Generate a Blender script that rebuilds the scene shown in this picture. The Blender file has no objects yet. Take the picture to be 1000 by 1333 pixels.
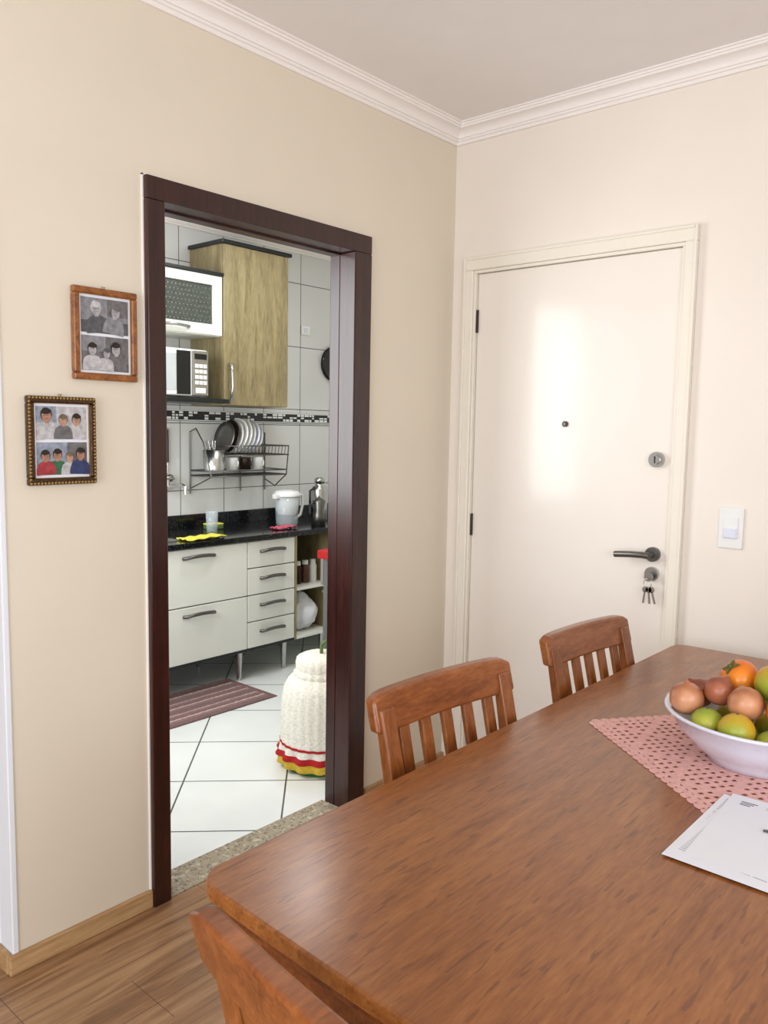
import bpy, bmesh, math, random
from mathutils import Vector, Matrix
random.seed(4)
scn=bpy.context.scene
scn.view_settings.view_transform='Standard'
scn.view_settings.look='None'

# ------------------------------------------------------------ materials
def srgb(r,g,b):
    def c(v):
        v/=255.0
        return v/12.92 if v<=0.04045 else ((v+0.055)/1.055)**2.4
    return (c(r),c(g),c(b),1)
def newmat(name):
    m=bpy.data.materials.new(name);m.use_nodes=True
    nt=m.node_tree;b=nt.nodes['Principled BSDF']
    return m,nt,b
def N(nt,t,**kw):
    n=nt.nodes.new(t)
    for k,v in kw.items(): setattr(n,k,v)
    return n
def math_(nt,op,a,b=None,c=None):
    n=N(nt,'ShaderNodeMath',operation=op)
    for i,v in enumerate((a,b,c)):
        if v is None: continue
        if isinstance(v,(int,float)): n.inputs[i].default_value=v
        else: nt.links.new(v,n.inputs[i])
    return n.outputs[0]
def mixc(nt,f,a,b):
    n=N(nt,'ShaderNodeMix',data_type='RGBA')
    if isinstance(f,(int,float)): n.inputs[0].default_value=f
    else: nt.links.new(f,n.inputs[0])
    for i,v in ((6,a),(7,b)):
        if isinstance(v,tuple): n.inputs[i].default_value=v
        else: nt.links.new(v,n.inputs[i])
    return n.outputs[2]
def coords(nt,scale=(1,1,1),rot=(0,0,0)):
    t=N(nt,'ShaderNodeTexCoord');m=N(nt,'ShaderNodeMapping')
    m.inputs['Scale'].default_value=scale;m.inputs['Rotation'].default_value=rot
    nt.links.new(t.outputs['Object'],m.inputs['Vector']);return m.outputs[0]
def noise(nt,vec,scale,detail=3,rough=.5,dist=0):
    n=N(nt,'ShaderNodeTexNoise');n.inputs['Scale'].default_value=scale
    n.inputs['Detail'].default_value=detail;n.inputs['Roughness'].default_value=rough
    n.inputs['Distortion'].default_value=dist
    nt.links.new(vec,n.inputs['Vector']);return n.outputs[0]
def ramp(nt,f,stops):
    r=N(nt,'ShaderNodeValToRGB');e=r.color_ramp.elements
    while len(e)<len(stops): e.new(.5)
    for i,(p,c) in enumerate(stops): e[i].position=p;e[i].color=c
    nt.links.new(f,r.inputs[0]);return r.outputs[0]
def bump(nt,b,h,strength=.2,dist=.01):
    n=N(nt,'ShaderNodeBump');n.inputs['Strength'].default_value=strength;n.inputs['Distance'].default_value=dist
    nt.links.new(h,n.inputs['Height']);nt.links.new(n.outputs[0],b.inputs['Normal'])
def plain(name,col,rough=.5,metal=0,var=.04,sc=8,coat=0,bmp=0,bsc=200,spec=.5):
    m,nt,b=newmat(name)
    v=coords(nt);n=noise(nt,v,sc)
    d=tuple(max(0,c*(1-var*2)) for c in col[:3])+(1,)
    nt.links.new(ramp(nt,n,[(.3,d),(.7,col)]),b.inputs['Base Color'])
    b.inputs['Roughness'].default_value=rough;b.inputs['Metallic'].default_value=metal
    b.inputs['Coat Weight'].default_value=coat;b.inputs['Specular IOR Level'].default_value=spec
    b.inputs['Coat Roughness'].default_value=.12
    if bmp: bump(nt,b,noise(nt,v,bsc,2),bmp,.003)
    return m
def wood(name,dark,mid,light,scale=(30,2,30),rough=.35,coat=0,fine=6,bmp=.05,w=.16,flecks=0):
    m,nt,b=newmat(name)
    v=coords(nt,scale)
    n1=noise(nt,v,1.0,5,.6,.6)
    v2=coords(nt,tuple(s*fine for s in scale));n2=noise(nt,v2,1.0,3,.6)
    f=math_(nt,'ADD',math_(nt,'MULTIPLY',n1,.6),math_(nt,'MULTIPLY',n2,.4))
    col=ramp(nt,f,[(.5-w,dark),(.5,mid),(.5+w,light)])
    if flecks:
        v3=coords(nt,tuple(s*flecks for s in scale));n3=noise(nt,v3,1.0,2,.5)
        dk=tuple(c*.6 for c in dark[:3])+(1,)
        col=mixc(nt,math_(nt,'MULTIPLY',math_(nt,'GREATER_THAN',n3,.64),.5),col,dk)
    nt.links.new(col,b.inputs['Base Color'])
    b.inputs['Roughness'].default_value=rough;b.inputs['Coat Weight'].default_value=coat
    b.inputs['Coat Roughness'].default_value=.2
    if bmp: bump(nt,b,n2,bmp,.002)
    return m
def sepxyz(nt):
    t=N(nt,'ShaderNodeTexCoord');s=N(nt,'ShaderNodeSeparateXYZ');nt.links.new(t.outputs['Object'],s.inputs[0]);return s.outputs
def line(nt,c,o,w,g):
    f=math_(nt,'FRACT',math_(nt,'DIVIDE',math_(nt,'SUBTRACT',c,o-w*100-g/2),w))
    return math_(nt,'LESS_THAN',f,g/w)
def tiles_wall(name):
    m,nt,b=newmat(name);s=sepxyz(nt)
    lv=line(nt,math_(nt,'ADD',s[1],math_(nt,'MULTIPLY',s[0],.0)),.378,.32,.005)
    up=math_(nt,'GREATER_THAN',s[2],1.51)
    l1=math_(nt,'MULTIPLY',line(nt,s[2],1.575,.415,.005),up)
    l2=math_(nt,'MULTIPLY',line(nt,s[2],1.07,.4,.005),math_(nt,'SUBTRACT',1,up))
    g=math_(nt,'MAXIMUM',lv,math_(nt,'MAXIMUM',l1,l2))
    nt.links.new(mixc(nt,g,srgb(218,219,217),srgb(88,90,88)),b.inputs['Base Color'])
    nt.links.new(math_(nt,'ADD',math_(nt,'MULTIPLY',g,.6),.12),b.inputs['Roughness'])
    return m
def tiles_floor(name):
    m,nt,b=newmat(name);s=sepxyz(nt)
    a=math_(nt,'MULTIPLY',math_(nt,'SUBTRACT',s[1],s[0]),.70711)
    c=math_(nt,'MULTIPLY',math_(nt,'ADD',s[1],s[0]),.70711)
    g=math_(nt,'MAXIMUM',line(nt,a,.257,.42,.007),line(nt,c,-1.09,.42,.007))
    v=coords(nt);n=noise(nt,v,3)
    base=ramp(nt,n,[(.3,srgb(232,236,233)),(.7,srgb(241,244,241))])
    nt.links.new(mixc(nt,g,base,srgb(78,82,80)),b.inputs['Base Color'])
    b.inputs['Roughness'].default_value=.18
    return m
def planks(name):
    m,nt,b=newmat(name);s=sepxyz(nt)
    w=.19
    idx=math_(nt,'FLOOR',math_(nt,'DIVIDE',math_(nt,'ADD',s[0],10),w))
    tone=math_(nt,'FRACT',math_(nt,'MULTIPLY',math_(nt,'SINE',math_(nt,'MULTIPLY',idx,12.9898)),43758.5))
    off=math_(nt,'MULTIPLY',tone,1.3)
    g1=line(nt,s[0],0,w,.002)
    f2=math_(nt,'FRACT',math_(nt,'DIVIDE',math_(nt,'ADD',math_(nt,'ADD',s[1],20),off),1.3))
    g=math_(nt,'MAXIMUM',g1,math_(nt,'LESS_THAN',f2,.0015))
    comb=N(nt,'ShaderNodeCombineXYZ')
    nt.links.new(math_(nt,'MULTIPLY',s[0],26),comb.inputs[0]);nt.links.new(math_(nt,'MULTIPLY',s[1],2.0),comb.inputs[1]);nt.links.new(math_(nt,'MULTIPLY',idx,7.3),comb.inputs[2])
    n=noise(nt,comb.outputs[0],1,5,.6,.8)
    col=ramp(nt,n,[(.33,srgb(122,88,60)),(.5,srgb(160,122,86)),(.68,srgb(186,150,110))])
    col2=mixc(nt,math_(nt,'MULTIPLY',tone,.25),col,srgb(130,92,60))
    nt.links.new(mixc(nt,g,col2,srgb(96,68,46)),b.inputs['Base Color'])
    b.inputs['Roughness'].default_value=.38
    return m
def granite(name,base,spk1,spk2,rough=.25,sc=120):
    m,nt,b=newmat(name);v=coords(nt)
    n=noise(nt,v,sc,3,.7);n2=noise(nt,v,sc*.45,3,.7)
    c=ramp(nt,n,[(.36,spk1),(.47,base),(.62,base),(.7,spk2)])
    c2=mixc(nt,math_(nt,'GREATER_THAN',n2,.6),c,spk2)
    nt.links.new(c2,b.inputs['Base Color']);b.inputs['Roughness'].default_value=rough
    return m
def stripes(name,axis,stops,period,rough=.9):
    m,nt,b=newmat(name);s=sepxyz(nt);v=coords(nt)
    n=noise(nt,v,60,2)
    c=math_(nt,'ADD',s[axis],math_(nt,'MULTIPLY',n,.02))
    f=math_(nt,'FRACT',math_(nt,'DIVIDE',math_(nt,'ADD',c,10),period))
    r=N(nt,'ShaderNodeValToRGB');r.color_ramp.interpolation='CONSTANT';e=r.color_ramp.elements
    while len(e)<len(stops): e.new(.5)
    for i,(p,cc) in enumerate(stops): e[i].position=p;e[i].color=cc
    nt.links.new(f,r.inputs[0])
    nt.links.new(mixc(nt,math_(nt,'MULTIPLY',noise(nt,v,160,2),.5),r.outputs[0],srgb(186,164,158)),b.inputs['Base Color'])
    b.inputs['Roughness'].default_value=rough;bump(nt,b,noise(nt,v,150,2),.8,.006)
    return m
def knit(name,col):
    m,nt,b=newmat(name);v=coords(nt,(1,1,1.6))
    w=N(nt,'ShaderNodeTexVoronoi');w.inputs['Scale'].default_value=95;nt.links.new(v,w.inputs['Vector'])
    d=tuple(c*.84 for c in col[:3])+(1,)
    nt.links.new(ramp(nt,w.outputs[0],[(.35,col),(.8,d)]),b.inputs['Base Color'])
    b.inputs['Roughness'].default_value=.95
    bump(nt,b,math_(nt,'SUBTRACT',1,w.outputs[0]),.35,.005);return m
def fruitm(name,a,bc,sc=9,rough=.35):
    m,nt,b=newmat(name);v=coords(nt);n=noise(nt,v,sc,2)
    nt.links.new(ramp(nt,n,[(.4,a),(.62,bc)]),b.inputs['Base Color']);b.inputs['Roughness'].default_value=rough
    bump(nt,b,noise(nt,v,300,2),.15,.002);return m
def glass(name,col=(1,1,1,1),rough=.02,alpha=.25):
    m,nt,b=newmat(name);v=coords(nt)
    nt.links.new(ramp(nt,noise(nt,v,4),[(.3,col),(.7,col)]),b.inputs['Base Color'])
    b.inputs['Roughness'].default_value=rough;b.inputs['Alpha'].default_value=alpha
    return m

M={}
M['wallL']=plain('paint_beige',srgb(226,216,197),.45,var=.015,sc=3,bmp=.05,bsc=90)
M['wallB']=plain('paint_cream',srgb(238,229,218),.42,var=.015,sc=3,bmp=.05,bsc=90)
M['wallW']=plain('paint_white',srgb(232,236,242),.5,var=.01)
M['ceil']=plain('paint_ceiling',srgb(238,233,231),.8,var=.01)
M['crown']=plain('plaster_white',srgb(244,238,234),.55,var=.01)
M['floor']=planks('laminate_floor')
M['base']=wood('baseboard_wood',srgb(150,114,76),srgb(178,142,98),srgb(196,162,118),(30,2,30),.4)
M['doorp']=plain('door_enamel',srgb(239,231,221),.3,var=.01,sc=4,coat=.35,bmp=.6,bsc=9)
M['framep']=plain('frame_enamel',srgb(237,230,216),.3,var=.01)
M['mahog']=wood('mahogany_frame',srgb(28,10,8),srgb(48,18,13),srgb(66,27,19),(40,40,3),.3,.12)
M['table']=wood('table_wood',srgb(114,62,24),srgb(142,84,37),srgb(162,104,52),(40,4.5,40),.3,.25,5,.03,.17,2.6)
M['tabledk']=wood('table_edge_wood',srgb(80,36,14),srgb(110,56,24),srgb(134,74,34),(26,2.2,26),.3,.2)
M['chair']=wood('chair_wood',srgb(104,54,22),srgb(136,77,34),srgb(158,95,48),(22,22,5),.3,.2)
M['chairh']=wood('chair_rail_wood',srgb(106,54,22),srgb(139,78,35),srgb(164,98,50),(22,5,22),.28,.25)
M['oak']=wood('oak_laminate',srgb(114,102,70),srgb(144,130,94),srgb(166,152,114),(22,22,3),.45)
M['black']=granite('black_granite',srgb(16,17,19),srgb(8,8,9),srgb(52,54,58),.12,150)
M['blk']=plain('black_laminate',srgb(22,26,27),.3)
M['thresh']=granite('beige_granite',srgb(164,152,130),srgb(84,74,62),srgb(200,190,172),.3,90)
M['wtile']=tiles_wall('kitchen_wall_tile')
M['ktile']=tiles_floor('kitchen_floor_tile')
M['cabw']=plain('cabinet_white',srgb(229,230,222),.3,var=.01)
M['steel']=plain('steel',srgb(190,190,188),.25,1,var=.05)
M['dsteel']=plain('brushed_dark_steel',srgb(112,110,106),.35,.9,var=.05)
M['white']=plain('white_plastic',srgb(235,236,234),.3,var=.01)
M['pwhite']=plain('porcelain_white',srgb(226,230,246),.12,var=.01,coat=.5)
M['dark']=plain('dark_glass',srgb(20,22,24),.12)
M['grey']=plain('grey_enamel',srgb(100,100,100),.35)
M['knob']=plain('dark_bronze',srgb(58,46,38),.35,.7)
M['brown']=plain('brown_glass',srgb(90,56,36),.2)
M['red']=knit('knit_red',srgb(176,24,30))
M['cream']=knit('knit_cream',srgb(238,234,220))
M['yellow']=knit('knit_yellow',srgb(226,190,60))
M['green']=knit('knit_green',srgb(40,120,70))
M['pink']=plain('pink_crochet',srgb(238,184,176),.9,var=.08,sc=80,bmp=.6,bsc=300)
M['paper']=plain('paper_white',srgb(234,236,243),.6,var=.01)
M['ink']=plain('ink_grey',srgb(160,162,172),.7)
M['inkb']=plain('ink_black',srgb(50,50,56),.7)
M['rug']=stripes('rug_stripes',0,[(0,srgb(90,54,58)),(.16,srgb(180,154,148)),(.24,srgb(112,66,70)),(.42,srgb(80,46,50)),(.56,srgb(192,170,162)),(.66,srgb(122,80,82)),(.82,srgb(86,50,54))],.14)
M['fringe']=plain('rug_fringe',srgb(150,114,112),.9)
M['onion']=fruitm('onion_skin',srgb(160,94,58),srgb(208,148,110),14,.3)
M['onion2']=fruitm('red_onion_skin',srgb(132,70,52),srgb(174,104,74),14,.3)
M['pers']=fruitm('persimmon_skin',srgb(226,106,16),srgb(240,142,40),7,.25)
M['lime']=fruitm('lime_skin',srgb(124,150,48),srgb(184,184,64),8,.35)
M['tang']=fruitm('green_orange_skin',srgb(214,160,34),srgb(156,164,50),6,.35)
M['leaf']=plain('calyx_green',srgb(84,110,50),.6)
M['clear']=glass('clear_plastic',srgb(225,235,240),.05,.28)
M['frost']=plain('dotted_glass',srgb(86,94,88),.3,var=.3,sc=160)
M['mwin_refl']=plain('microwave_window_reflection',srgb(196,202,204),.15,var=.05)  # pale reflection on the microwave door, painted in as base colour
M['ycloth']=plain('yellow_cloth',srgb(226,216,80),.9)
M['pcloth']=plain('pink_cloth',srgb(206,90,110),.9)
M['frameA']=wood('frame_honey_wood',srgb(92,48,16),srgb(142,84,36),srgb(174,110,52),(40,40,40),.3,.3)
M['frameB']=plain('frame_bronze',srgb(84,62,42),.35,.5,var=.3,sc=120,bmp=.6,bsc=160)
M['gold']=plain('gold_trim',srgb(158,124,70),.35,.7)
for k,c in dict(ph_grey=(150,150,156),ph_grey2=(96,96,102),ph_sky=(160,170,186),skin=(184,136,110),skin2=(196,154,130),hair=(44,34,30),blond=(120,104,88),pwh=(206,204,206),pred=(176,62,70),pgreen=(60,120,84),pblue=(52,64,110),pgray=(120,118,120),sk_g=(184,182,184)).items():
    M[k]=plain('photo_'+k,srgb(*c),.35,var=.22,sc=65)

# ------------------------------------------------------------ mesh builder
class MB:
    def __init__(s,name): s.name=name;s.v=[];s.f=[];s.m=[];s.sm=[];s.mats=[]
    def mi(s,mat):
        mat=M[mat]
        if mat not in s.mats: s.mats.append(mat)
        return s.mats.index(mat)
    def add(s,vs,fs,mat,smooth=False,T=None):
        o=len(s.v);k=s.mi(mat)
        for v in vs:
            v=Vector(v)
            if T is not None: v=T@v
            s.v.append(v)
        for f in fs:
            s.f.append([i+o for i in f]);s.m.append(k);s.sm.append(smooth)
    def bm(s,bm,mat,smooth=False,T=None):
        bm.verts.index_update()
        s.add([v.co.copy() for v in bm.verts],[[v.index for v in f.verts] for f in bm.faces],mat,smooth,T);bm.free()
    def box(s,lo,hi,mat,bev=0,T=None,seg=2):
        b=bmesh.new();bmesh.ops.create_cube(b,size=1)
        for v in b.verts:
            v.co=Vector([(lo[i]+hi[i])/2+v.co[i]*(hi[i]-lo[i]) for i in range(3)])
        if bev: bmesh.ops.bevel(b,geom=b.edges[:],offset=bev,segments=seg,affect='EDGES',profile=.5)
        s.bm(b,mat,False,T)
    def prism(s,pts,z0,z1,mat,bev=0,T=None,seg=2,smooth=False):
        b=bmesh.new();vs=[b.verts.new((x,y,z0)) for x,y in pts];f=b.faces.new(vs)
        r=bmesh.ops.extrude_face_region(b,geom=[f])
        for e in r['geom']:
            if isinstance(e,bmesh.types.BMVert): e.co.z=z1
        bmesh.ops.recalc_face_normals(b,faces=b.faces[:])
        if bev:
            ed=[e for e in b.edges if abs(e.verts[0].co.z-e.verts[1].co.z)<1e-6]
            bmesh.ops.bevel(b,geom=ed,offset=bev,segments=seg,affect='EDGES',profile=.5)
        s.bm(b,mat,smooth,T)
    def lathe(s,prof,c,mat,n=32,T=None,rip=None,sx=1,sy=1):
        vs=[];fs=[]
        for r,z in prof:
            for i in range(n):
                a=2*math.pi*i/n;rr=r*(1+(rip(a,z) if rip else 0))
                vs.append((c[0]+rr*math.cos(a)*sx,c[1]+rr*math.sin(a)*sy,c[2]+z))
        for j in range(len(prof)-1):
            for i in range(n):
                k=(i+1)%n;fs.append((j*n+i,j*n+k,(j+1)*n+k,(j+1)*n+i))
        s.add(vs,fs,mat,True,T)
        for j,fl in ((0,True),(len(prof)-1,False)):
            if prof[j][0]>1e-4:
                idx=list(range(n));
                if fl: idx=idx[::-1]
                s.add([vs[j*n+i] for i in idx],[list(range(n))],mat,False,T)
    def cyl(s,a,b,r,mat,n=20,r2=None,T=None):
        a=Vector(a);b=Vector(b);d=b-a;q=d.to_track_quat('Z','Y').to_matrix().to_4x4();X=Matrix.Translation(a)@q
        if T is not None: X=T@X
        s.lathe([(r,0),(r if r2 is None else r2,d.length)],(0,0,0),mat,n,X)
    def sph(s,c,r,mat,sc=(1,1,1),T=None,n=24):
        b=bmesh.new();bmesh.ops.create_uvsphere(b,u_segments=n,v_segments=n//2+2,radius=r)
        for v in b.verts: v.co=Vector((c[0]+v.co.x*sc[0],c[1]+v.co.y*sc[1],c[2]+v.co.z*sc[2]))
        s.bm(b,mat,True,T)
    def tube(s,pts,r,mat,n=8,T=None,closed=False):
        pts=[Vector(p) for p in pts];L=len(pts);vs=[];fs=[]
        up=None
        for i,p in enumerate(pts):
            if closed: t=pts[(i+1)%L]-pts[i-1]
            else: t=pts[min(i+1,L-1)]-pts[max(i-1,0)]
            t.normalize()
            if up is None: up=t.orthogonal().normalized()
            up=(up-t*up.dot(t));up.normalize();w=t.cross(up)
            for k in range(n):
                a=2*math.pi*k/n;vs.append(p+(up*math.cos(a)+w*math.sin(a))*r)
        for i in range(L if closed else L-1):
            j=(i+1)%L
            for k in range(n):
                q=(k+1)%n;fs.append((i*n+k,i*n+q,j*n+q,j*n+k))
        s.add(vs,fs,mat,True,T)
        if not closed: s.add(vs[:n],[list(range(n))[::-1]],mat,False,T);s.add(vs[-n:],[list(range(n))],mat,False,T)
    def sweep(s,secs,mat,T=None,bev=0,smooth=False):
        b=bmesh.new();R=[[b.verts.new(p) for p in q] for q in secs];n=len(secs[0])
        for i in range(len(R)-1):
            for k in range(n):
                q=(k+1)%n;b.faces.new((R[i][k],R[i][q],R[i+1][q],R[i+1][k]))
        b.faces.new(R[0][::-1]);b.faces.new(R[-1])
        bmesh.ops.recalc_face_normals(b,faces=b.faces[:])
        if bev:
            ed=[e for e in b.edges if len(e.link_faces)==2 and e.calc_face_angle(0)>.6]
            bmesh.ops.bevel(b,geom=ed,offset=bev,segments=2,affect='EDGES',profile=.5)
        s.bm(b,mat,smooth,T)
    def done(s,origin=None):
        me=bpy.data.meshes.new(s.name)
        o=Vector((0,0,0)) if origin is None else Vector(origin)
        me.from_pydata([v-o for v in s.v],[],s.f)
        for m in s.mats: me.materials.append(m)
        me.polygons.foreach_set('material_index',s.m);me.polygons.foreach_set('use_smooth',s.sm)
        me.update();ob=bpy.data.objects.new(s.name,me);ob.location=o;scn.collection.objects.link(ob);return ob

# ------------------------------------------------------------ shell
H=2.668; XR=3.4; YB=-5.0; T=.10; KX=-2.02; KY=1.6; KYL=-1.765; YE=-1.866
m=MB('floor');m.box((-3,YB,-.05),(XR,0,0),'floor')
m.done()
m=MB('floor_kitchen');m.box((KX,KYL,-.04),(-T,KY,.002),'ktile');m.done()
m=MB('trim_threshold');m.box((-T-.02,-1.40,-.03),(.012,-.615,.006),'thresh',.002);m.done()
m=MB('ceiling');m.box((-3.1,YB-.1,H),(XR+.1,KY+.1,H+.1),'ceil');m.done()
for lo,hi in (((-T,YE,0),(0,-1.44,H)),((-T,-.54,0),(0,KY,H)),((-T,-1.44,2.13),(0,-.54,H))):
    m=MB('wall_left');m.box(lo,hi,'wallL');m.done()
m=MB('trim_hall_jamb')
m.box((-T-.01,YE-.017,0),(.004,YE,H),'wallW',.003);m.box((-T,YE-.021,0),(-.07,YE-.015,H),'wallW',.002)
m.done()
m=MB('wall_hall');m.box((-3,YE,0),(-T,-1.765,H),'wallW');m.done()
m=MB('wall_corridor_end');m.box((-3.1,YB,0),(-3,-1.765,H),'wallW');m.done()
for lo,hi in (((0,0,0),(.115,.15,H)),((.965,0,0),(XR,.15,H)),((.115,0,2.095),(.965,.15,H))):
    m=MB('wall_back');m.box(lo,hi,'wallB');m.done()
for lo,hi in (((XR,YB,0),(XR+.15,0,.9)),((XR,YB,2.2),(XR+.15,0,H)),((XR,YB,.9),(XR+.15,-4.0,2.2)),((XR,-1.8,.9),(XR+.15,0,2.2))):
    m=MB('wall_right');m.box(lo,hi,'wallB');m.done()
for lo,hi in (((-3,YB-.15,0),(.5,YB,H)),((2.9,YB-.15,0),(XR,YB,H)),((.5,YB-.15,2.25),(2.9,YB,H)),((.5,YB-.15,0),(2.9,YB,.1))):
    m=MB('wall_rear');m.box(lo,hi,'wallB');m.done()
m=MB('window_1')
for y in (-4.0,-2.93,-1.86): m.box((XR+.03,y,.9),(XR+.09,y+.06,2.2),'white',.004)
for z in (.9,2.15): m.box((XR+.03,-4.0,z),(XR+.09,-1.8,z+.05),'white',.004)
m.done()
m=MB('window_2')
for x in (.5,1.67,2.84): m.box((x,YB-.1,.1),(x+.06,YB-.04,2.25),'white',.004)
for z in (.1,2.2): m.box((.5,YB-.1,z),(2.9,YB-.04,z+.05),'white',.004)
m.done()
m=MB('wall_tiled');m.box((KX-.1,KYL,0),(KX,KY,H),'wtile');m.done()
m=MB('wall_pantry');m.box((KX,KY,0),(-T,KY+.1,H),'wtile');m.done()
m=MB('trim_mosaic')
m.box((KX,KYL,1.482),(KX+.006,KY,1.548),'blk')
y=-1.0
while y<KY-.02:
    w=random.choice([.016,.026,.038])
    for z,h in ((1.493,.014),(1.512,.010),(1.527,.013)):
        if random.random()<.5: m.box((KX+.004,y,z),(KX+.008,y+w,z+h),'white')
    y+=w+.008
m.box((KX+.004,KYL,1.485),(KX+.008,KY,1.490),'white');m.box((KX+.004,KYL,1.542),(KX+.008,KY,1.547),'white')
m.done()

def crown(name,path,prof,mat):
    m=MB(name);vs=[];n=len(prof);fs=[]
    st=path
    for fn in st:
        for d,z in prof:
            x,y=fn(d);vs.append((x,y,z))
    for i in range(len(st)-1):
        for k in range(n-1):
            fs.append((i*n+k,i*n+k+1,(i+1)*n+k+1,(i+1)*n+k))
    m.add(vs,fs,mat);return m.done()
def prof(z0,h,d):
    p=[(0,z0-h),(.010,z0-h),(.013,z0-h+.006),(.013,z0-h+.010),(.020,z0-h+.012),(.022,z0-h+.018),(.028,z0-h+.019)]
    for i in range(7):
        a=i/6*math.pi/2;p.append((.028+(d-.050)*(1-math.cos(a)),z0-h+.019+(h-.038)*math.sin(a)))
    p+=[(d-.018,z0-.018),(d-.016,z0-.012),(d-.010,z0-.012),(d-.008,z0-.006),(d,z0-.005),(d,z0)]
    return p
crown('trim_crown',[lambda d:(d,YE),lambda d:(d,-d),lambda d:(XR,-d)],prof(H,.062,.082),'crown')
crown('trim_crown_kitchen',[lambda d:(KX+d,KYL),lambda d:(KX+d,KY-d),lambda d:(-T,KY-d)],prof(H,.07,.07),'crown')

m=MB('baseboard_left')
def bb(a,b):
    m.box(a,b,'base',.004)
bb((0,YE-.030,0),(.015,-1.462,.055));bb((0,-.508,0),(.015,-.0,.055));bb((-1.5,YE-.032,0),(.0,YE-.017,.055));m.done()
m=MB('baseboard_back');m.box((1.015,-.015,0),(XR,0,.055),'base',.004);m.done()

m=MB('trim_doorframe')
P=.022
m.box((-T-.006,-1.462,0),(P,-1.402,2.088),'mahog',.004)
m.box((-T-.006,-.615,0),(P,-.527,2.088),'mahog',.004)
m.box((-T-.006,-1.462,2.088),(P,-.527,2.152),'mahog',.004)
m.box((-T,-.617,0),(-T+.045,-.612,2.09),'mahog',.001);m.box((-T,-1.402,2.082),(-T+.045,-.617,2.09),'mahog',.002);m.box((-T,-1.404,0),(-T+.045,-1.399,2.09),'mahog',.001)
m.box((0,-1.466,0),(.006,-1.461,2.156),'crown');m.box((0,-1.466,2.152),(.006,-.523,2.157),'crown')
m.done()

# entry door
m=MB('trim_entry_casing')
for a,b in ((.066,.110),(.970,1.012)):
    m.box((a,-.018,0),(b,0.0,2.1015),'framep',.004)
m.box((.066,-.018,2.1015),(1.012,0.0,2.152),'framep',.004)
m.box((.066,-.024,0),(.076,-.017,2.152),'framep',.002);m.box((1.002,-.024,0),(1.012,-.017,2.152),'framep',.002);m.box((.0765,-.024,2.142),(1.0015,-.017,2.152),'framep',.002)
m.box((.110,-.010,0),(.1205,.06,2.0895),'framep',.002);m.box((.9595,-.010,0),(.970,.06,2.0895),'framep',.002);m.box((.110,-.010,2.0895),(.970,.06,2.1012),'framep',.002)
m.box((.115,.06,.0),(.965,.07,2.095),'dark')
m.done()
m=MB('door_1')
m.box((.122,.006,.006),(.958,.04,2.088),'doorp',.003)
for z in (1.90,1.07,.25):
    m.cyl((.124,.001,z-.045),(.124,.001,z+.045),.0055,'knob',10)
m.cyl((.54,.008,1.49),(.54,-.003,1.49),.011,'knob',20);m.cyl((.54,-.002,1.49),(.54,-.005,1.49),.006,'dark',16)
m.cyl((.905,.008,1.37),(.905,-.012,1.37),.027,'steel',28);m.cyl((.905,-.01,1.37),(.905,-.020,1.37),.016,'steel',24);m.box((.903,-.022,1.358),(.907,-.018,1.382),'dark')
m.cyl((.908,.008,1.035),(.908,-.01,1.035),.026,'dsteel',28)
m.cyl((.908,-.008,1.035),(.908,-.05,1.035),.010,'dsteel',16)
m.tube([(.915,-.05,1.035),(.89,-.052,1.036),(.85,-.05,1.034),(.81,-.046,1.030),(.785,-.044,1.027)],.0115,'dsteel',12)
m.cyl((.908,.008,.965),(.908,-.008,.965),.025,'steel',28);m.box((.904,-.03,.955),(.912,-.006,.967),'steel',.001)
m.cyl((.908,-.028,.957),(.908,-.031,.957),.016,'steel',20)
ring=[(.908+.014*math.cos(a),-.034,.935+.016*math.sin(a)) for a in [i*math.pi/8 for i in range(16)]]
m.tube(ring,.0014,'steel',6,closed=True)
for dx,rot in ((-.006,.1),(.004,-.12),(.012,-.3)):
    X=Matrix.Translation((.908+dx,-.034,.925))@Matrix.Rotation(rot,4,'Y')
    m.cyl((0,.001,-.012),(0,-.001,-.012),.011,'steel',16,T=X);m.box((-.004,-.001,-.062),(.003,.001,-.018),'steel',0,X)
m.done()

m=MB('light_switch')
m.box((1.130,-.008,1.085),(1.210,0,1.222),'white',.004);m.box((1.146,-.011,1.118),(1.194,-.006,1.190),'white',.003);m.box((1.149,-.016,1.122),(1.191,-.009,1.154),'pwhite',.003)
m.done()

# ------------------------------------------------------------ picture frames
def person(m,yc,z0,s,skin,hair,cloth,x=.0125,tilt=0):
    X=Matrix.Translation((0,yc,z0))@Matrix.Rotation(tilt,4,'X')
    def disc(y,z,ry,rz,mat,xx,n=20,a0=0,a1=2*math.pi):
        m.add([(xx,y+ry*math.cos(a0+(a1-a0)*i/n),z+rz*math.sin(a0+(a1-a0)*i/n)) for i in range(n)],[list(range(n))],mat,False,X)
    pts=[(-.62,0),(.62,0),(.60,.35),(.50,.66),(.30,.80),(.12,.84),(-.12,.84),(-.30,.80),(-.50,.66),(-.60,.35)]
    m.add([(x,a*s,b*s) for a,b in pts],[list(range(len(pts)))],cloth,False,X)
    m.add([(x+.0002,a*s,b*s) for a,b in ((-.11,.78),(.11,.78),(.10,.98),(-.10,.98))],[[0,1,2,3]],skin,False,X)
    disc(0,1.20*s,.29*s,.35*s,hair,x+.0003)
    disc(0,1.13*s,.245*s,.31*s,skin,x+.0005)
    disc(.02*s,1.36*s,.26*s,.14*s,hair,x+.0006)
    disc(0,1.17*s,.17*s,.018*s,'pgray' if skin=='sk_g' else 'blond',x+.0007,10)
    disc(0,1.0*s,.07*s,.014*s,'pgray' if skin=='sk_g' else 'pred',x+.0007,8)
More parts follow.
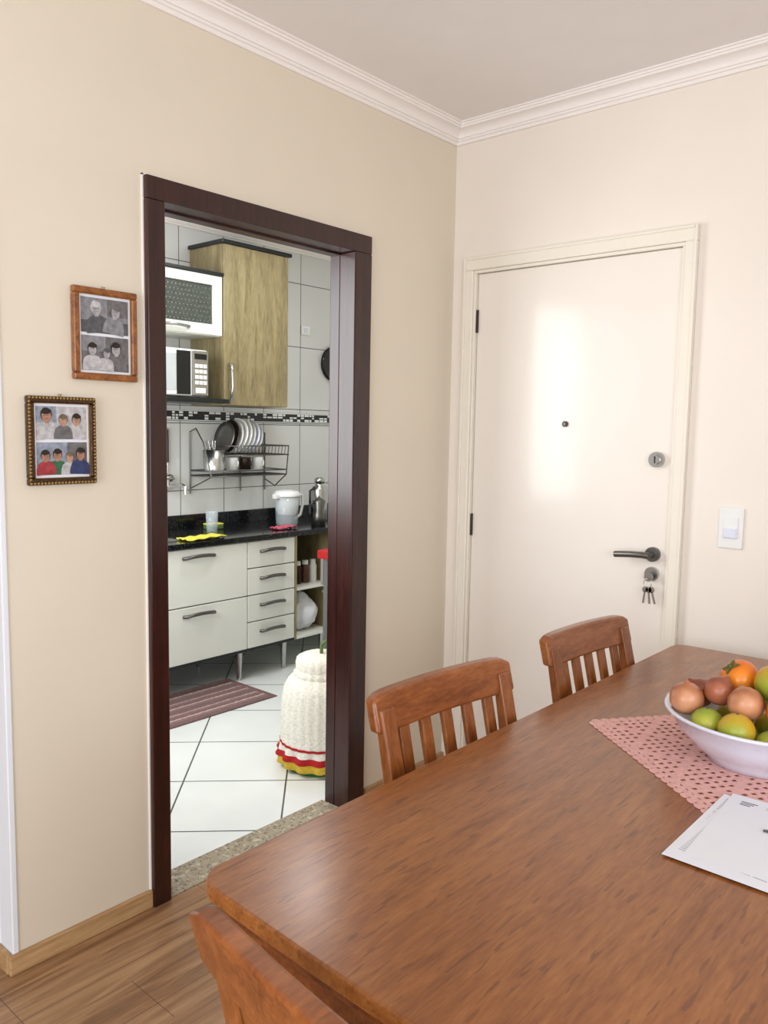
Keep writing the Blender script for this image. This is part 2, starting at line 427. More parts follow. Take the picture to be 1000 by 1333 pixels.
def frame(name,y0,y1,z0,z1,fm,scenes,w=.018,beads=False):
    m=MB(name)
    for a,b in (((0.002,y0,z0),(.020,y1,z0+w)),((.002,y0,z1-w),(.020,y1,z1)),((.002,y0,z0+w),(.020,y0+w,z1-w)),((.002,y1-w,z0+w),(.020,y1,z1-w))):
        m.box(a,b,fm,.004)
    if beads:
        for k in range(20):
            y=y0+.006+(y1-y0-.012)*k/19
            for z in (z0+.005,z1-.005): m.sph((.019,y,z),.0042,'gold',n=8)
        for k in range(1,24):
            z=z0+.006+(z1-z0-.012)*k/24
            for y in (y0+.005,y1-.005): m.sph((.019,y,z),.0042,'gold',n=8)
    i=w-.002
    for a,b in (((0.012,y0+i,z0+i),(.0165,y1-i,z0+w+.001)),((.012,y0+i,z1-w-.001),(.0165,y1-i,z1-i)),((.012,y0+i,z0+i),(.0165,y0+w+.001,z1-i)),((.012,y1-w-.001,z0+i),(.0165,y1-i,z1-i))):
        m.box(a,b,'gold')
    m.box((.004,y0+w-.002,z0+w-.002),(.010,y1-w+.002,z1-w+.002),'paper')
    iy0=y0+w+.007;iy1=y1-w-.007;iz0=z0+w+.008;iz1=z1-w-.008;mid=(iz0+iz1)/2
    for (a,b),sc in zip(((mid+.004,iz1),(iz0,mid-.004)),scenes):
        m.box((.009,iy0,a),(.0115,iy1,b),sc[0])
        for (p0,q0,p1,q1,mt) in sc[1]:
            m.box((.011,iy0+(iy1-iy0)*p0,a+(b-a)*q0),(.0118,iy0+(iy1-iy0)*p1,a+(b-a)*q1),mt)
        W=iy1-iy0
        for n_,(fy,s,sk,ha,cl,tl) in enumerate(sc[2]):
            person(m,iy0+W*fy,a+.0005,s*(b-a),sk,ha,cl,x=.0125+.0008*n_,tilt=tl)
    m.tube([(.004,(y0+y1)/2,z1-.003),(.006,(y0+y1)/2-.004,z1+.006),(.006,(y0+y1)/2+.004,z1+.006)],.0015,'gold',6,closed=True)
    m.done()
frame('picture_frame',-1.683,-1.494,1.578,1.822,'frameA',[
 ('ph_grey',[(0,0,1,.35,'ph_grey2'),(.55,.5,1,1,'pgray')],[(.36,.60,'sk_g','pwh','ph_grey2',.12),(.66,.56,'sk_g','pgray','ph_grey',-.15)]),
 ('pgray',[(0,.55,.5,1,'ph_grey'),(.0,0,1,.25,'ph_grey2')],[(.22,.52,'sk_g','hair','pwh',0),(.74,.56,'sk_g','hair','pgray',.05),(.48,.44,'sk_g','ph_grey2','pwh',-.1)])])
frame('picture_frame',-1.812,-1.624,1.300,1.530,'frameB',[
 ('pwh',[(0,.5,.4,1,'ph_sky')],[(.24,.62,'skin','hair','pwh',.1),(.76,.52,'skin2','hair','pwh',-.08),(.52,.50,'skin2','blond','pgray',0)]),
 ('ph_sky',[(0,0,1,.3,'pwh'),(.6,.4,1,1,'pgray')],[(.40,.52,'skin','hair','pgreen',0),(.64,.46,'skin2','blond','pwh',0),(.18,.50,'skin','hair','pred',.06),(.84,.54,'skin','hair','pblue',-.05)])],beads=True)

# ------------------------------------------------------------ table
def rrect(x0,y0,x1,y1,r,bow=.0,n=8):
    pts=[]
    def arc(cx,cy,a0):
        for i in range(n+1):
            a=a0+i/n*math.pi/2;pts.append((cx+r*math.cos(a),cy+r*math.sin(a)))
    arc(x1-r,y1-r,0)
    for i in range(1,8):
        t=i/8;pts.append((x1-r-(x1-x0-2*r)*t,y1+bow*math.sin(math.pi*t)))
    arc(x0+r,y1-r,math.pi/2);arc(x0+r,y0+r,math.pi)
    for i in range(1,8):
        t=i/8;pts.append((x0+r+(x1-x0-2*r)*t,y0-bow*math.sin(math.pi*t)))
    arc(x1-r,y0+r,1.5*math.pi);return pts
m=MB('dining_table')
TX0,TX1,TY0,TY1=1.076,2.07,-2.074,-.175
m.prism(rrect(TX0,TY0,TX1,TY1,.05,.014),.754,.78,'table',.005,seg=3)
m.prism(rrect(TX0+.014,TY0+.014,TX1-.014,TY1-.014,.042,.014),.732,.7545,'tabledk',.004,seg=2)
ax0,ax1,ay0,ay1=TX0+.04,TX1-.04,TY0+.05,TY1-.05
for lo,hi in (((ax0,ay0,.655),(ax1,ay0+.022,.733)),((ax0,ay1-.022,.655),(ax1,ay1,.733)),((ax0,ay0,.655),(ax0+.022,ay1,.733)),((ax1-.022,ay0,.655),(ax1,ay1,.733))):
    m.box(lo,hi,'tabledk',.003)
for x in (ax0-.004,ax1-.066):
    for y in (ay0-.004,ay1-.066):
        s=.07;secs=[]
        for z,k in ((.733,0),(.60,0),(0,.014)):
            secs.append([(x+k,y+k,z),(x+s-k,y+k,z),(x+s-k,y+s-k,z),(x+k,y+s-k,z)])
        m.sweep(secs,'chair',bev=.004)
m.done()

# ------------------------------------------------------------ chairs
def chair(topc,th,W=.46,ht=.912):
    m=MB('dining_chair')
    c,s=math.cos(th),math.sin(th)
    X=Matrix.Translation((topc[0]+.275*c,topc[1]+.275*s,0))@Matrix.Rotation(th,4,'Z')
    m.prism([(-.20,-.19),(.20,-.215),(.215,-.2),(.215,.2),(.20,.215),(-.20,.19)],.435,.462,'chairh',.007,X)
    for sy in (-1,1):
        y=sy*.185
        m.sweep([[(.155-k,y-.019+k/2,z),(.195,y-.019+k/2,z),(.195,y+.019-k/2,z),(.155-k+2*k,y+.019-k/2,z)] for z,k in ((.436,0),(0,.006))],'chair',X,.003)
        secs=[]
        for z,xc,w in ((0,-.235,.032),(.2,-.205,.036),(.44,-.19,.042),(.55,-.197,.040),(.70,-.222,.034),(ht-.035,-.262,.024)):
            yy=sy*(.182+(W/2-.214)*min(1,z/.9));secs.append([(xc-w/2,yy-.020,z),(xc+w/2,yy-.020,z),(xc+w/2,yy+.020,z),(xc-w/2,yy+.020,z)])
        m.sweep(secs,'chair',X,.004)
        m.box((-.19,y-.011,.375),(.165,y+.011,.436),'chairh',.002,X)
        m.box((-.20,y-.010,.17),(.165,y+.010,.20),'chairh',.002,X)
    m.box((.158,-.18,.375),(.182,.18,.436),'chairh',.002,X);m.box((-.2,-.18,.375),(-.178,.18,.436),'chairh',.002,X)
    m.box((-.02,-.18,.172),(.005,.18,.198),'chairh',.002,X)
    def rail(zb,zt,xb,xt,hw,bow,arch,th0,rnd=.012):
        secs=[];n=20
        for i in range(n+1):
            t=-1+2*i/n;y=t*hw;bx=-bow*(1-t*t);az=arch*(1-t*t);e=rnd*(abs(t)**14)
            secs.append([(xb+bx-th0/2,y,zb+az*.6+e*.5),(xb+bx+th0/2,y,zb+az*.6+e*.5),(xt+bx+th0/2,y,zt+az-e),(xt+bx-th0/2,y,zt+az-e)])
        m.sweep(secs,'chairh',X,.006)
    rail(ht-.088,ht-.004,-.257,-.275,W/2,.012,.004,.030)
    rail(.515,.565,-.193,-.200,.185,.010,0,.020,.004)
    for i in range(5):
        t=(-1+2*i/4)*.62;y=t*W/2;b1=-.010*(1-t*t)
        def sec(z,x): return [(x-.007,y-.0155,z),(x+.007,y-.0155,z),(x+.007,y+.0155,z),(x-.007,y+.0155,z)]
        m.sweep([sec(.555,-.199+b1),(sec(.68,-.220+b1)),sec(ht-.075,-.256+b1*1.2)],'chair',X,.003)
    return m.done()
chair((.978,-1.318),-.09)
chair((.990,-.650),-.09,W=.425)
chair((1.535,-2.256),math.pi/2-.11,ht=.914)

# ------------------------------------------------------------ table items
rv=Vector((.755,.656,0));fv=Vector((-.656,.755,0));bc=Vector((1.546,-1.01,.7835))+rv*.024-fv*.016
BS=1.08
m=MB('fruit_bowl')
pr=[(0,.004),(.085,.004),(.088,0),(.094,0),(.096,.008),(.125,.030),(.152,.062),(.166,.090),(.176,.095),(.177,.099),(.170,.100),(.160,.093),(.145,.062),(.118,.034),(.09,.014),(0,.012)]
m.lathe([(r*BS,z*1.04) for r,z in pr],bc,'pwhite',56);m.done(bc)
fr=[('onion','onion',-.136,.01,.128,.036),('onion','onion2',-.10,.075,.128,.033),('onion','onion2',-.080,.01,.150,.032),('onion','onion',-.062,-.050,.138,.036),
('lime','lime',-.128,-.05,.098,.034),('lime','tang',-.100,-.098,.094,.036),('lime','lime',-.042,-.125,.094,.032),
('persimmon','pers',.006,-.095,.128,.046),('persimmon','pers',-.025,.045,.165,.042),('orange','tang',.022,-.020,.168,.042),
('orange','tang',.085,-.085,.125,.042),('persimmon','pers',.085,.01,.150,.043),('lime','lime',-.03,.11,.11,.034),('orange','tang',.04,.04,.06,.042),('lime','lime',-.05,-.01,.065,.042),('orange','tang',.08,.09,.11,.04),('lime','lime',.05,-.05,.06,.036),('orange','tang',-.02,.06,.08,.04)]
P_=[Vector(q[2:5]) for q in fr];Rr=[q[5] for q in fr]
prof_in=[(.012,.09),(.034,.118),(.062,.145),(.095,.160)]
def Rin(z):
    z/=1.04
    if z<=.012: return .09*BS
    for (z0,r0),(z1,r1) in zip(prof_in,prof_in[1:]):
        if z<=z1: return (r0+(r1-r0)*(z-z0)/(z1-z0))*BS
    return .165*BS+(z-.095)*.6
for it in range(400):
    for i in range(len(P_)):
        for j in range(i):
            d=P_[i]-P_[j];L=d.length;mn=(Rr[i]+Rr[j])*1.0
            if L<mn and L>1e-6:
                d=d/L*(mn-L)*.5;P_[i]+=d;P_[j]-=d
    for i in range(len(P_)):
        p=P_[i]
        if it<100: p.z-=.0001
        rad=math.hypot(p.x,p.y);lim=Rin(p.z-Rr[i]*.35)-Rr[i]*.98
        if rad>lim:
            k=lim/rad;p.x*=k;p.y*=k;p.z+=(rad-lim)*.5
        p.z=max(p.z,.014+Rr[i])
for (kind,mat,_a,_b,_z,r),lp in zip(fr,P_):
    p=bc+rv*lp.x+fv*lp.y;p.z=bc.z+lp.z
    q=MB(kind)
    if kind=='onion':
        pro=[(0,-.92),(.35,-.9),(.75,-.68),(.96,-.25),(.98,.1),(.86,.5),(.55,.78),(.25,.93),(.12,1.06),(.07,1.14),(0,1.16)]
        T_=Matrix.Rotation(random.uniform(-.7,.7),4,'X')@Matrix.Rotation(random.uniform(-.7,.7),4,'Y')
        q.lathe([(x*r,y*r) for x,y in pro],(0,0,0),mat,24,T_)
    elif kind=='persimmon':
        T_=Matrix.Rotation(random.uniform(-.5,.5),4,'X')@Matrix.Rotation(random.uniform(-.6,.6),4,'Y')
        pro=[(0,-.82),(.4,-.8),(.8,-.55),(.99,-.08),(.95,.35),(.7,.7),(.4,.8),(.15,.76),(0,.74)]
        q.lathe([(x*r,y*r) for x,y in pro],(0,0,0),mat,28,T_)
        for k in range(4):
            a0=k*math.pi/2
            q.add([(0,0,.8*r),(.35*r*math.cos(a0-.4),.35*r*math.sin(a0-.4),.84*r),(.62*r*math.cos(a0),.62*r*math.sin(a0),.80*r),(.35*r*math.cos(a0+.4),.35*r*math.sin(a0+.4),.84*r)],[[0,1,2,3]],'leaf',False,T_)
        q.cyl((0,0,.76*r),(0,0,.96*r),.004,'leaf',8,T=T_)
    else:
        q.sph((0,0,0),r*.98,mat,(1,1,.95))
        q.cyl((0,0,.90*r),(0,0,.95*r),.003,'leaf',8)
    q.done().location=p

m=MB('doily')
o=Vector((1.215,-1.04,0));A=Vector((.80,-.60,0));B=Vector((.60,.80,0));c=.005;nx,ny=94,100
vid={};vs=[];fs=[]
def V(i,j):
    if (i,j) not in vid:
        p=o+A*(i*c)+B*(j*c);vid[(i,j)]=len(vs);vs.append((p.x,p.y,.7822))
    return vid[(i,j)]
for i in range(nx):
    for j in range(ny):
        bi,bj=i//4,j//4;inx=i%4;iny=j%4
        solid=((bi+bj)%8 in (0,)) or ((bi-bj)%8 in (0,))
        if not solid and inx in (1,2) and iny in (1,2): continue
        fs.append((V(i,j),V(i+1,j),V(i+1,j+1),V(i,j+1)))
m.add(vs,fs,'pink')
for e in range(2):
    for sgn in (0,1):
        L=nx*c if e==0 else ny*c;k=int(L/.0235)
        for q in range(k+1):
            t=(q+.5)/(k+1)*L
            p=(o+A*t+B*(ny*c*sgn)) if e==0 else (o+B*t+A*(nx*c*sgn))
            m.add([(p.x+.013*math.cos(a*math.pi/6),p.y+.013*math.sin(a*math.pi/6),.7820) for a in range(12)],[list(range(12))],'pink')
ob=m.done();sm=ob.modifiers.new('thick','SOLIDIFY');sm.thickness=.0014;sm.offset=-1

def sheet(name,cx,cy,rot,z,w=.21,h=.297,kind='text',seed=1):
    m=MB(name);X=Matrix.Translation((cx,cy,z))@Matrix.Rotation(rot,4,'Z')
    m.box((-w/2,-h/2,-.0003),(w/2,h/2,0),'paper',0,X)
    rnd=random.Random(seed)
    if kind=='text':
        for k in range(40):
            y=h/2-.02-k*.0065
            if y<-h/2+.012: break
            if rnd.random()<.25: continue
            x=-w/2+.010
            while x<w/2-.03:
                L=rnd.uniform(.008,.03);m.box((x,y,.00005),(min(x+L,w/2-.01),y+.0016,.0002),'ink',0,X);x+=L+.004
    if kind=='letter':
        for k in range(3): m.box((-w/2+.022,h/2-.026-k*.007,.0001),(-w/2+.050-k*.005,h/2-.0235-k*.007,.0003),'inkb',0,X)
        for k in range(2): m.box((-w/2+.065,h/2-.026-k*.007,.0001),(-w/2+.10,h/2-.0248-k*.007,.0003),'ink',0,X)
    m.done()
sheet('printed_page',1.686,-1.375,.0,.7842,seed=2)
sheet('printed_page',1.697,-1.370,-.05,.7848,seed=5)
sheet('envelope',1.708,-1.352,.05,.7855,w=.215,h=.285,kind='letter')
m=MB('key_ring')
kc=(1.735,-1.320,.7880)
m.tube([(kc[0]+.014*math.cos(a*math.pi/8),kc[1]+.014*math.sin(a*math.pi/8),kc[2]) for a in range(16)],.0015,'knob',6,closed=True)
for r_ in (.3,3.4,4.3):
    X=Matrix.Translation(kc)@Matrix.Rotation(r_,4,'Z')
    m.cyl((.020,0,-.001),(.020,0,.001),.010,'knob',14,T=X);m.box((.026,-.003,-.001),(.055,.003,.001),'dsteel',0,X)
m.done()

# ------------------------------------------------------------ kitchen
FX=-1.491
m=MB('kitchen_counter')
CY1=1.55;KW=KX+.003
m.box((KW,-1.70,.815),(FX+.02,CY1,.845),'black',.003)
m.box((KW,-1.70,.845),(KX+.02,CY1,.925),'black',.002)
m.box((KX+.02,-1.70,.19),(FX-.018,.495,.815),'cabw')
m.box((KX+.02,.495,.18),(FX-.0,.512,.815),'oak',.001)
m.box((KX+.02,.512,.18),(KX+.035,1.5,.815),'oak')
m.box((KX+.02,.512,.18),(FX,.80,.198),'cabw',.001);m.box((KX+.02,.512,.475),(FX-.01,.80,.493),'cabw',.001)
m.box((KX+.02,.80,.18),(FX,.818,.815),'oak',.001);m.box((KX+.02,.818,.18),(FX-.02,1.5,.815),'cabw')
m.box((FX-.02,.82,.2),(FX,1.49,.81),'cabw',.003)
m.box((KX+.02,-1.70,.178),(FX-.004,.495,.192),'blk')
m.box((FX-.024,-1.70,.19),(FX-.014,.495,.812),'blk')
def handle(yc,z,L=.13):
    m.tube([(FX,yc-L/2,z-.006),(FX+.022,yc-L/2+.006,z-.002),(FX+.028,yc-L/4,z+.003),(FX+.03,yc,z+.005),(FX+.028,yc+L/4,z+.003),(FX+.022,yc+L/2-.006,z-.002),(FX,yc+L/2,z-.006)],.010,'dsteel',10)
def front(y0,y1,z0,z1,hz=None,hl=.13):
    m.box((FX-.018,y0+.003,z0+.003),(FX,y1-.003,z1-.003),'cabw',.003)
    handle((y0+y1)/2,z1-.045 if hz is None else hz,hl)
for y0,y1 in ((-.535,.134),(-1.2,-.535)):
    front(y0,y1,.192,.500,hl=.19);front(y0,y1,.500,.812,hl=.19)
zs=[.192,.345,.500,.655,.812]
for i in range(4): front(.134,.495,zs[i],zs[i+1],(zs[i]+zs[i+1])/2+.02,.17)
for y in (-1.1,-.50,.12,.46,.78,1.45):
    for x in (FX-.06,KX+.08):
        m.cyl((x,y,.002),(x,y,.18),.014,'steel',12,.020)
m.done()
m=MB('grocery_bag')
b=bmesh.new();bmesh.ops.create_icosphere(b,subdivisions=4,radius=1)
from mathutils import noise as mn
for v in b.verts:
    n_=mn.noise(v.co*2.6)*.16+mn.noise(v.co*7)*.06
    q_=v.co*(1+n_);tw=1-.55*max(0,v.co.z)**1.5
    v.co=Vector((-1.61+q_.x*.085*tw,.655+q_.y*.115*tw,.315+q_.z*.118))
    v.co.z=max(v.co.z,.1985)
m.bm(b,'paper',True)
m.done((-1.61,.655,.2))
m=MB('spice_jars')
for y,mt in ((.555,'brown'),(.615,'knob'),(.68,'brown'),(.745,'white')):
    m.lathe([(.024,0),(.026,.01),(.026,.10),(.018,.115)],(-1.60,y,.494),mt,16);m.lathe([(.02,.115),(.02,.14),(0,.14)],(-1.60,y,.494),'white',16)
m.done((-1.60,.6,.494))

m=MB('wall_cabinet_oak')
m.box((KW,.134,1.576),(-1.72,.622,2.475),'oak',.001)
m.box((-1.722,.136,1.578),(-1.703,.620,2.473),'oak',.002)
m.box((KW,.118,2.475),(-1.69,.640,2.497),'blk',.003)
m.tube([(-1.703,.172,1.60),(-1.68,.172,1.61),(-1.668,.172,1.68),(-1.672,.172,1.76),(-1.68,.172,1.80),(-1.703,.172,1.81)],.009,'steel',10)
m.done()
m=MB('wall_cabinet_glass')
m.box((KW,-.56,1.958),(-1.73,.132,2.290),'cabw',.001)
def fb(y0,z0,y1,z1,mt='cabw',x0=-1.73,x1=-1.708): m.box((x0,y0,z0),(x1,y1,z1),mt,.002)
fb(-.555,1.962,.128,2.02);fb(-.555,2.235,.128,2.288);fb(-.555,2.02,-.49,2.235);fb(.068,2.02,.128,2.235)
fb(-.49,2.02,.068,2.235,'frost',-1.728,-1.722)
for i in range(22):
    for j in range(8):
        yy=-.475+i*.0245+(j%2)*.012;zz=2.035+j*.0255
        m.add([(-1.7215,yy+.0042*math.cos(a*math.pi/4),zz+.0042*math.sin(a*math.pi/4)) for a in range(8)],[list(range(8))],'steel')
m.tube([(-1.708,-.30,1.985),(-1.685,-.29,1.99),(-1.680,-.2,1.996),(-1.685,-.11,1.99),(-1.708,-.10,1.985)],.008,'steel',10)
m.box((KW,-.575,2.290),(-1.695,.133,2.308),'blk',.003)
m.done()
m=MB('microwave_shelf')
pts=[(KW,-.575),(-1.62,-.575),(-1.62,.10)]+[(-1.66+.04*math.cos(a*math.pi/10),.10+.033*math.sin(a*math.pi/10)) for a in range(1,6)]+[(-1.70,.133),(KW,.133)]
m.prism(pts,1.583,1.607,'blk',.003)
m.done()
m=MB('microwave')
m.box((-1.99,-.47,1.614),(-1.665,-.005,1.868),'white',.008)
m.box((-1.667,-.465,1.618),(-1.650,-.118,1.862),'white',.006)
m.box((-1.652,-.43,1.644),(-1.647,-.22,1.838),'mwin_refl',.002);m.box((-1.652,-.218,1.624),(-1.646,-.13,1.856),'dark',.002)
m.box((-1.667,-.114,1.618),(-1.652,-.010,1.862),'steel',.004)
m.box((-1.654,-.100,1.815),(-1.650,-.022,1.845),'dark')
for i in range(3):
    for j in range(4): m.box((-1.653,-.098+i*.027,1.68+j*.03),(-1.649,-.076+i*.027,1.70+j*.03),'white',.001)
m.box((-1.653,-.095,1.632),(-1.647,-.03,1.662),'white',.003)
for y in (-.42,-.05):
    for x in (-1.95,-1.70): m.cyl((x,y,1.607),(x,y,1.616),.012,'blk',10)
m.done()

m=MB('dish_rack')
x0,x1=KX+.01,KX+.24;y0,y1=.12,.70
def loop(z,x0,x1,y0,y1,r=.0042,mt='dsteel'): m.tube([(x0,y0,z),(x1,y0,z),(x1,y1,z),(x0,y1,z)],r,mt,6,closed=True)
loop(1.34,x0,x1,y0+.14,y1);loop(1.285,x0,x1,y0+.14,y1);loop(1.16,x0,x1-.02,y0,y1);loop(1.19,x0,x1-.02,y0,y1)
for i in range(16):
    y=y0+.15+i*.027;m.tube([(x0,y,1.34),(x0+.01,y,1.285),(x1-.01,y,1.285),(x1,y,1.34)],.0024,'dsteel',6)
for i in range(20):
    y=y0+.02+i*.029;m.tube([(x0,y,1.16),(x1-.02,y,1.16)],.0024,'dsteel',6)
for y in (y0,.5,y1):
    m.tube([(x0,y,1.42),(x0,y,1.05)],.0045,'dsteel',8)
m.tube([(x0,y1,1.12),(x0+.1,y1,1.08),(x1-.02,y1,1.16),(x1,y1,1.34)],.004,'dsteel',8)
m.tube([(x0,y0,1.08),(x1-.02,y0,1.16)],.004,'dsteel',8)
m.tube([(x0,y0,1.42),(x0+.06,y0,1.44),(x0+.13,y0,1.36),(x1-.02,y0,1.16)],.004,'dsteel',8)
m.lathe([(.055,0),(.062,.12),(.066,.12),(.06,.0)],(KX+.15,.19,1.195),'steel',20)
for a,b in ((.01,.02),(-.02,.0),(.02,-.02),(0,.01),(-.01,-.03)): m.tube([(KX+.15,.19,1.21),(KX+.15+a*1.3,.19+b-.02,1.37)],.005,'steel',6)
m.done()
m=MB('plates')
for i,(rr,mt) in enumerate(((.095,'dsteel'),(.10,'knob'),(.10,'white'),(.105,'white'),(.105,'white'),(.10,'white'),(.10,'pwhite'),(.09,'white'))):
    X=Matrix.Translation((KX+.125,.30+i*.032,1.293+rr))@Matrix.Rotation(math.radians(78),4,'X')
    m.lathe([(0,0),(rr*.55,0),(rr*.7,.006),(rr,.014),(rr,.017),(rr*.68,.009),(rr*.5,.004),(0,.004)],(0,0,0),mt,32,X)
m.done((KX+.125,.4,1.293))
m=MB('mugs')
for y,mt in ((.34,'white'),(.44,'knob'),(.54,'white')):
    m.lathe([(0,.075),(.034,.075),(.036,.07),(.036,.0),(.033,.0),(.033,.068),(0,.07)],(KX+.13,y,1.1925),mt,20)
    m.tube([(KX+.166,y,1.215),(KX+.188,y,1.22),(KX+.188,y,1.245),(KX+.166,y,1.25)],.004,mt,6)
m.done((KX+.13,.44,1.19))
m=MB('wall_faucet')
m.cyl((KX,-.07,1.10),(KX+.015,-.07,1.10),.03,'steel',20);m.tube([(KX,-.07,1.10),(KX+.09,-.07,1.10),(KX+.12,-.07,1.11),(KX+.2,-.07,1.12),(KX+.23,-.07,1.11),(KX+.235,-.07,1.07)],.011,'steel',10)
m.cyl((KX+.06,-.07,1.10),(KX+.06,-.07,1.145),.012,'steel',12);m.box((KX+.045,-.11,1.143),(KX+.075,-.03,1.155),'steel',.003)
m.done()
m=MB('ladle')
m.tube([(KX+.012,-.04,1.44),(KX+.014,-.04,1.36),(KX+.014,-.04,1.24)],.008,'blk',8);m.tube([(KX+.014,-.04,1.24),(KX+.014,-.04,1.17)],.004,'steel',8)
m.sph((KX+.035,-.04,1.15),.026,'steel',(.7,1,.9));m.cyl((KX,-.04,1.435),(KX+.02,-.04,1.435),.006,'steel',8)
m.done()
m=MB('detergent_bottle')
m.lathe([(0,0),(.030,0),(.032,.01),(.032,.10),(.022,.14),(.012,.155),(.012,.175),(.006,.19),(0,.19)],(-1.93,-.20,.8455),'clear',20);m.done((-1.93,-.20,.8455))
m=MB('sponge');m.box((-1.90,.13,.8455),(-1.83,.23,.872),'leaf',.006);m.box((-1.90,.13,.872),(-1.83,.23,.880),'ycloth',.003);m.done()
m=MB('drinking_glass')
m.lathe([(0,.003),(.026,.003),(.03,.0),(.036,.125),(.034,.125),(.028,.008),(0,.008)],(-1.72,.06,.8455),'clear',24);m.done((-1.72,.06,.8455))
m=MB('water_filter_pitcher')
c=(-1.715,.63,.8455)
m.lathe([(0,0),(.062,0),(.068,.01),(.078,.19),(.075,.19),(.065,.012),(0,.012)],c,'clear',32)
m.lathe([(.055,.07),(.068,.10),(.074,.185),(.05,.185),(0,.08)],c,'white',32)
m.lathe([(.082,.185),(.083,.20),(.07,.215),(.03,.222),(0,.222)],c,'white',32)
m.tube([(c[0],c[1]+.075,c[2]+.19),(c[0],c[1]+.125,c[2]+.185),(c[0],c[1]+.135,c[2]+.13),(c[0],c[1]+.115,c[2]+.06),(c[0],c[1]+.07,c[2]+.035)],.009,'white',10)
m.box((c[0]-.02,c[1]-.105,c[2]+.17),(c[0]+.02,c[1]-.06,c[2]+.20),'white',.005)
m.done(c)
m=MB('thermos_jug')
c=(-1.78,.975,.8455)
m.lathe([(0,0),(.05,0),(.053,.008),(.053,.2),(.045,.225),(.03,.235),(.03,.25),(.035,.252),(.034,.275),(.02,.285),(0,.286)],c,'steel',28)
m.tube([(c[0],c[1]-.04,c[2]+.22),(c[0],c[1]-.085,c[2]+.20),(c[0],c[1]-.085,c[2]+.10),(c[0],c[1]-.05,c[2]+.07)],.008,'blk',8);m.done(c)
m=MB('coffee_pot')
c=(-1.62,.815,.8455)
m.lathe([(0,0),(.045,0),(.04,.06),(.032,.085),(.042,.15),(.038,.155),(.01,.17),(0,.185)],c,'dsteel',8);m.tube([(c[0],c[1]-.04,c[2]+.14),(c[0],c[1]-.08,c[2]+.13),(c[0],c[1]-.075,c[2]+.07)],.007,'blk',8);m.done(c)
def cloth(name,cx,cy,w,h,mat,z=.8462,rot=0):
    m=MB(name);X=Matrix.Translation((cx,cy,z))@Matrix.Rotation(rot,4,'Z');vs=[];fs=[];n=14
    for i in range(n+1):
        for j in range(n+1):
            u,v=i/n-.5,j/n-.5;vs.append((u*w,v*h,.0075+.004*math.sin(u*14+v*5)+.003*math.sin(v*21)))
    for i in range(n):
        for j in range(n): a=i*(n+1)+j;fs.append((a,a+n+1,a+n+2,a+1))
    m.add(vs,fs,mat,True,X);ob=m.done();s_=ob.modifiers.new('s','SOLIDIFY');s_.thickness=.005;s_.offset=1
cloth('dish_cloth',-1.555,-.13,.10,.26,'ycloth');cloth('tea_towel',-1.60,.50,.07,.16,'pcloth')
m=MB('kitchen_sink')
m.box((-1.90,-.70,.8452),(-1.58,-.25,.848),'steel',.001);m.box((-1.87,-.67,.8475),(-1.61,-.28,.8485),'dsteel');m.done()
m=MB('wall_outlet');m.box((KX,1.02,2.075),(KX+.008,1.10,2.135),'white',.003);m.box((KX+.007,1.045,2.09),(KX+.012,1.075,2.12),'pwhite',.002);m.done()
m=MB('wall_clock')
X=Matrix.Translation((KX,1.33,1.90))@Matrix.Rotation(math.pi/2,4,'Y')
m.lathe([(.12,0),(.125,.02),(.11,.028),(.10,.02)],(0,0,0),'dark',36,X);m.lathe([(.10,.018),(0,.019)],(0,0,0),'white',36,X)
m.box((KX+.02,1.327,1.90),(KX+.023,1.333,1.97),'dark');m.box((KX+.02,1.33,1.897),(KX+.023,1.38,1.903),'dark');m.done()
m=MB('gas_stove')
m.box((-.775,.025,.06),(-.16,.555,.82),'grey',.006)
m.box((-.795,.02,.82),(-.155,.56,.845),'steel',.005)
m.box((-.80,.05,.20),(-.775,.53,.66),'dark',.004);m.box((-.80,.03,.68),(-.776,.55,.815),'steel',.004)
m.tube([(-.80,.08,.63),(-.83,.08,.635),(-.83,.5,.635),(-.80,.5,.63)],.009,'steel',8)
for y in (.1,.2,.3,.4,.5): m.cyl((-.80,y,.75),(-.825,y,.75),.018,'blk',14)
for x in (-.62,-.33):
    for y in (.16,.42):
        m.lathe([(.045,0),(.045,.012),(.03,.02),(0,.02)],(x,y,.845),'blk',18)
        for a in range(4): m.box((-.08,-.004,.018),(.08,.004,.026),'blk',0,Matrix.Translation((x,y,.85))@Matrix.Rotation(a*math.pi/4,4,'Z'))
for x in (-.75,-.19):
    for y in (.05,.53): m.cyl((x,y,.002),(x,y,.06),.018,'blk',12)
m.done()
m=MB('stove_cloth');m.box((-.80,.01,.846),(-.60,.10,.856),'red',.003);m.box((-.80,.008,.815),(-.60,.018,.852),'red',.003);m.done()

m=MB('gas_cylinder_cover')
c=(-.385,-.365,.002)
def rip(a,z): return (.05*math.sin(a*14) if z<.088 else (.012*math.sin(a*28) if z<.38 else .02*math.sin(a*20)))
m.lathe([(.150,0),(.155,.012),(.150,.04)],c,'green',56)
m.lathe([(.165,.016),(.182,.024),(.176,.068)],c,'yellow',112,rip=rip)
m.lathe([(.187,.058),(.189,.066),(.178,.082)],c,'red',112,rip=rip)
m.lathe([(.177,.081),(.174,.110)],c,'cream',112,rip=rip)
m.lathe([(.1765,.110),(.1765,.120)],c,'red',112,rip=rip)
m.lathe([(.174,.120),(.172,.2),(.168,.30),(.158,.35),(.138,.385),(.112,.40),(.106,.405)],c,'cream',112,rip=rip)
m.lathe([(.116,.400),(.119,.412),(.108,.424)],c,'cream',80,rip=rip)
m.lathe([(.107,.42),(.110,.45),(.104,.475),(.08,.487),(.0,.49)],c,'cream',80,rip=rip)
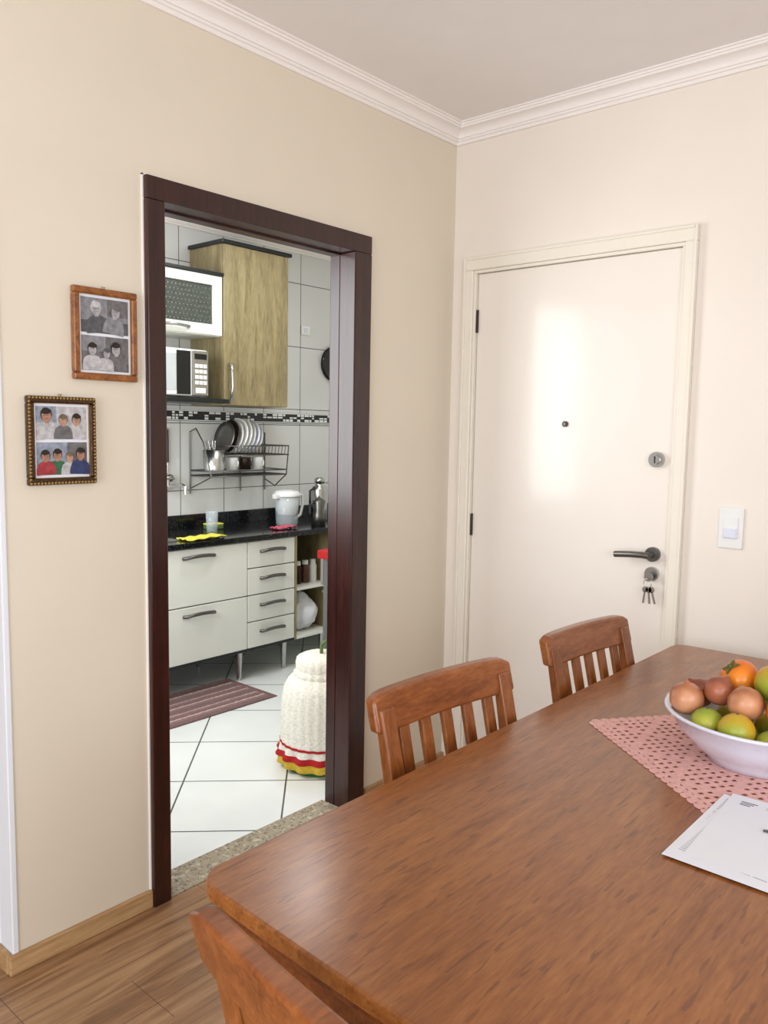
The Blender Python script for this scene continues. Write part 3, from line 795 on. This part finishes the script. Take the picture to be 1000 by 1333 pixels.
m.tube([(-.385,-.365,.49),(-.385,-.365,.53),(-.36,-.33,.56),(-.25,-.2,.55),(-.17,-.1,.5),(-.16,0.01,.45)],.008,'leaf',8)
m.done(c)
m=MB('striped_rug')
m.box((-1.60,-.86,.0025),(-1.18,.05,.012),'rug',.003)
for i in range(42):
    x=-1.595+i*.01
    for s_,y in ((1,.05),(-1,-.86)): m.box((x,min(y,y+s_*.035),.003),(x+.005,max(y,y+s_*.035),.008),'fringe')
m.done()

# ------------------------------------------------------------ lights
def area(name,loc,rot,sx,sy,e,col):
    l=bpy.data.lights.new(name,'AREA');l.shape='RECTANGLE';l.size=sx;l.size_y=sy;l.energy=e;l.color=col
    o=bpy.data.objects.new(name,l);o.location=loc;o.rotation_euler=rot;scn.collection.objects.link(o);return o
area('daylight_rear',(1.7,YB+.02,1.2),(math.radians(90),0,0),2.3,2.0,72,(.97,.98,1.0))
area('daylight_right',(XR-.02,-2.9,1.55),(math.radians(90),0,math.radians(90)),2.1,1.2,40,(.93,.97,1.0))
area('daylight_kitchen',(-1.05,KYL+.02,1.7),(math.radians(90),0,0),1.4,1.3,50,(.96,.99,1))
area('kitchen_fill_light',(-.95,.2,H-.03),(0,0,0),.35,.35,12,(.97,1,1))  # added overhead fill to brighten the kitchen, no fixture behind it
m=MB('wall_service');m.box((KX,KYL-.0001,0),(-T,KYL,H),'wallW');m.done()
w=bpy.data.worlds.new('World');scn.world=w;w.use_nodes=True
bg=w.node_tree.nodes['Background'];bg.inputs[0].default_value=(.75,.86,1,1);bg.inputs[1].default_value=1.2

# ------------------------------------------------------------ camera
a,pi_,ro,f=2.2883,-0.1036,0.0179,1056.6
F=Vector((math.cos(a)*math.cos(pi_),math.sin(a)*math.cos(pi_),math.sin(pi_)))
R=F.cross(Vector((0,0,1))).normalized();U=R.cross(F)
R2=R*math.cos(ro)+U*math.sin(ro);U2=-R*math.sin(ro)+U*math.cos(ro)
cd=bpy.data.cameras.new('camera');co=bpy.data.objects.new('camera',cd);scn.collection.objects.link(co)
mw=Matrix((R2,U2,-F)).transposed().to_4x4();mw.translation=Vector((2.0592,-2.7719,1.4645));co.matrix_world=mw
cd.sensor_fit='HORIZONTAL';cd.sensor_width=36;cd.lens=f*36/1000;cd.clip_start=.02
scn.camera=co
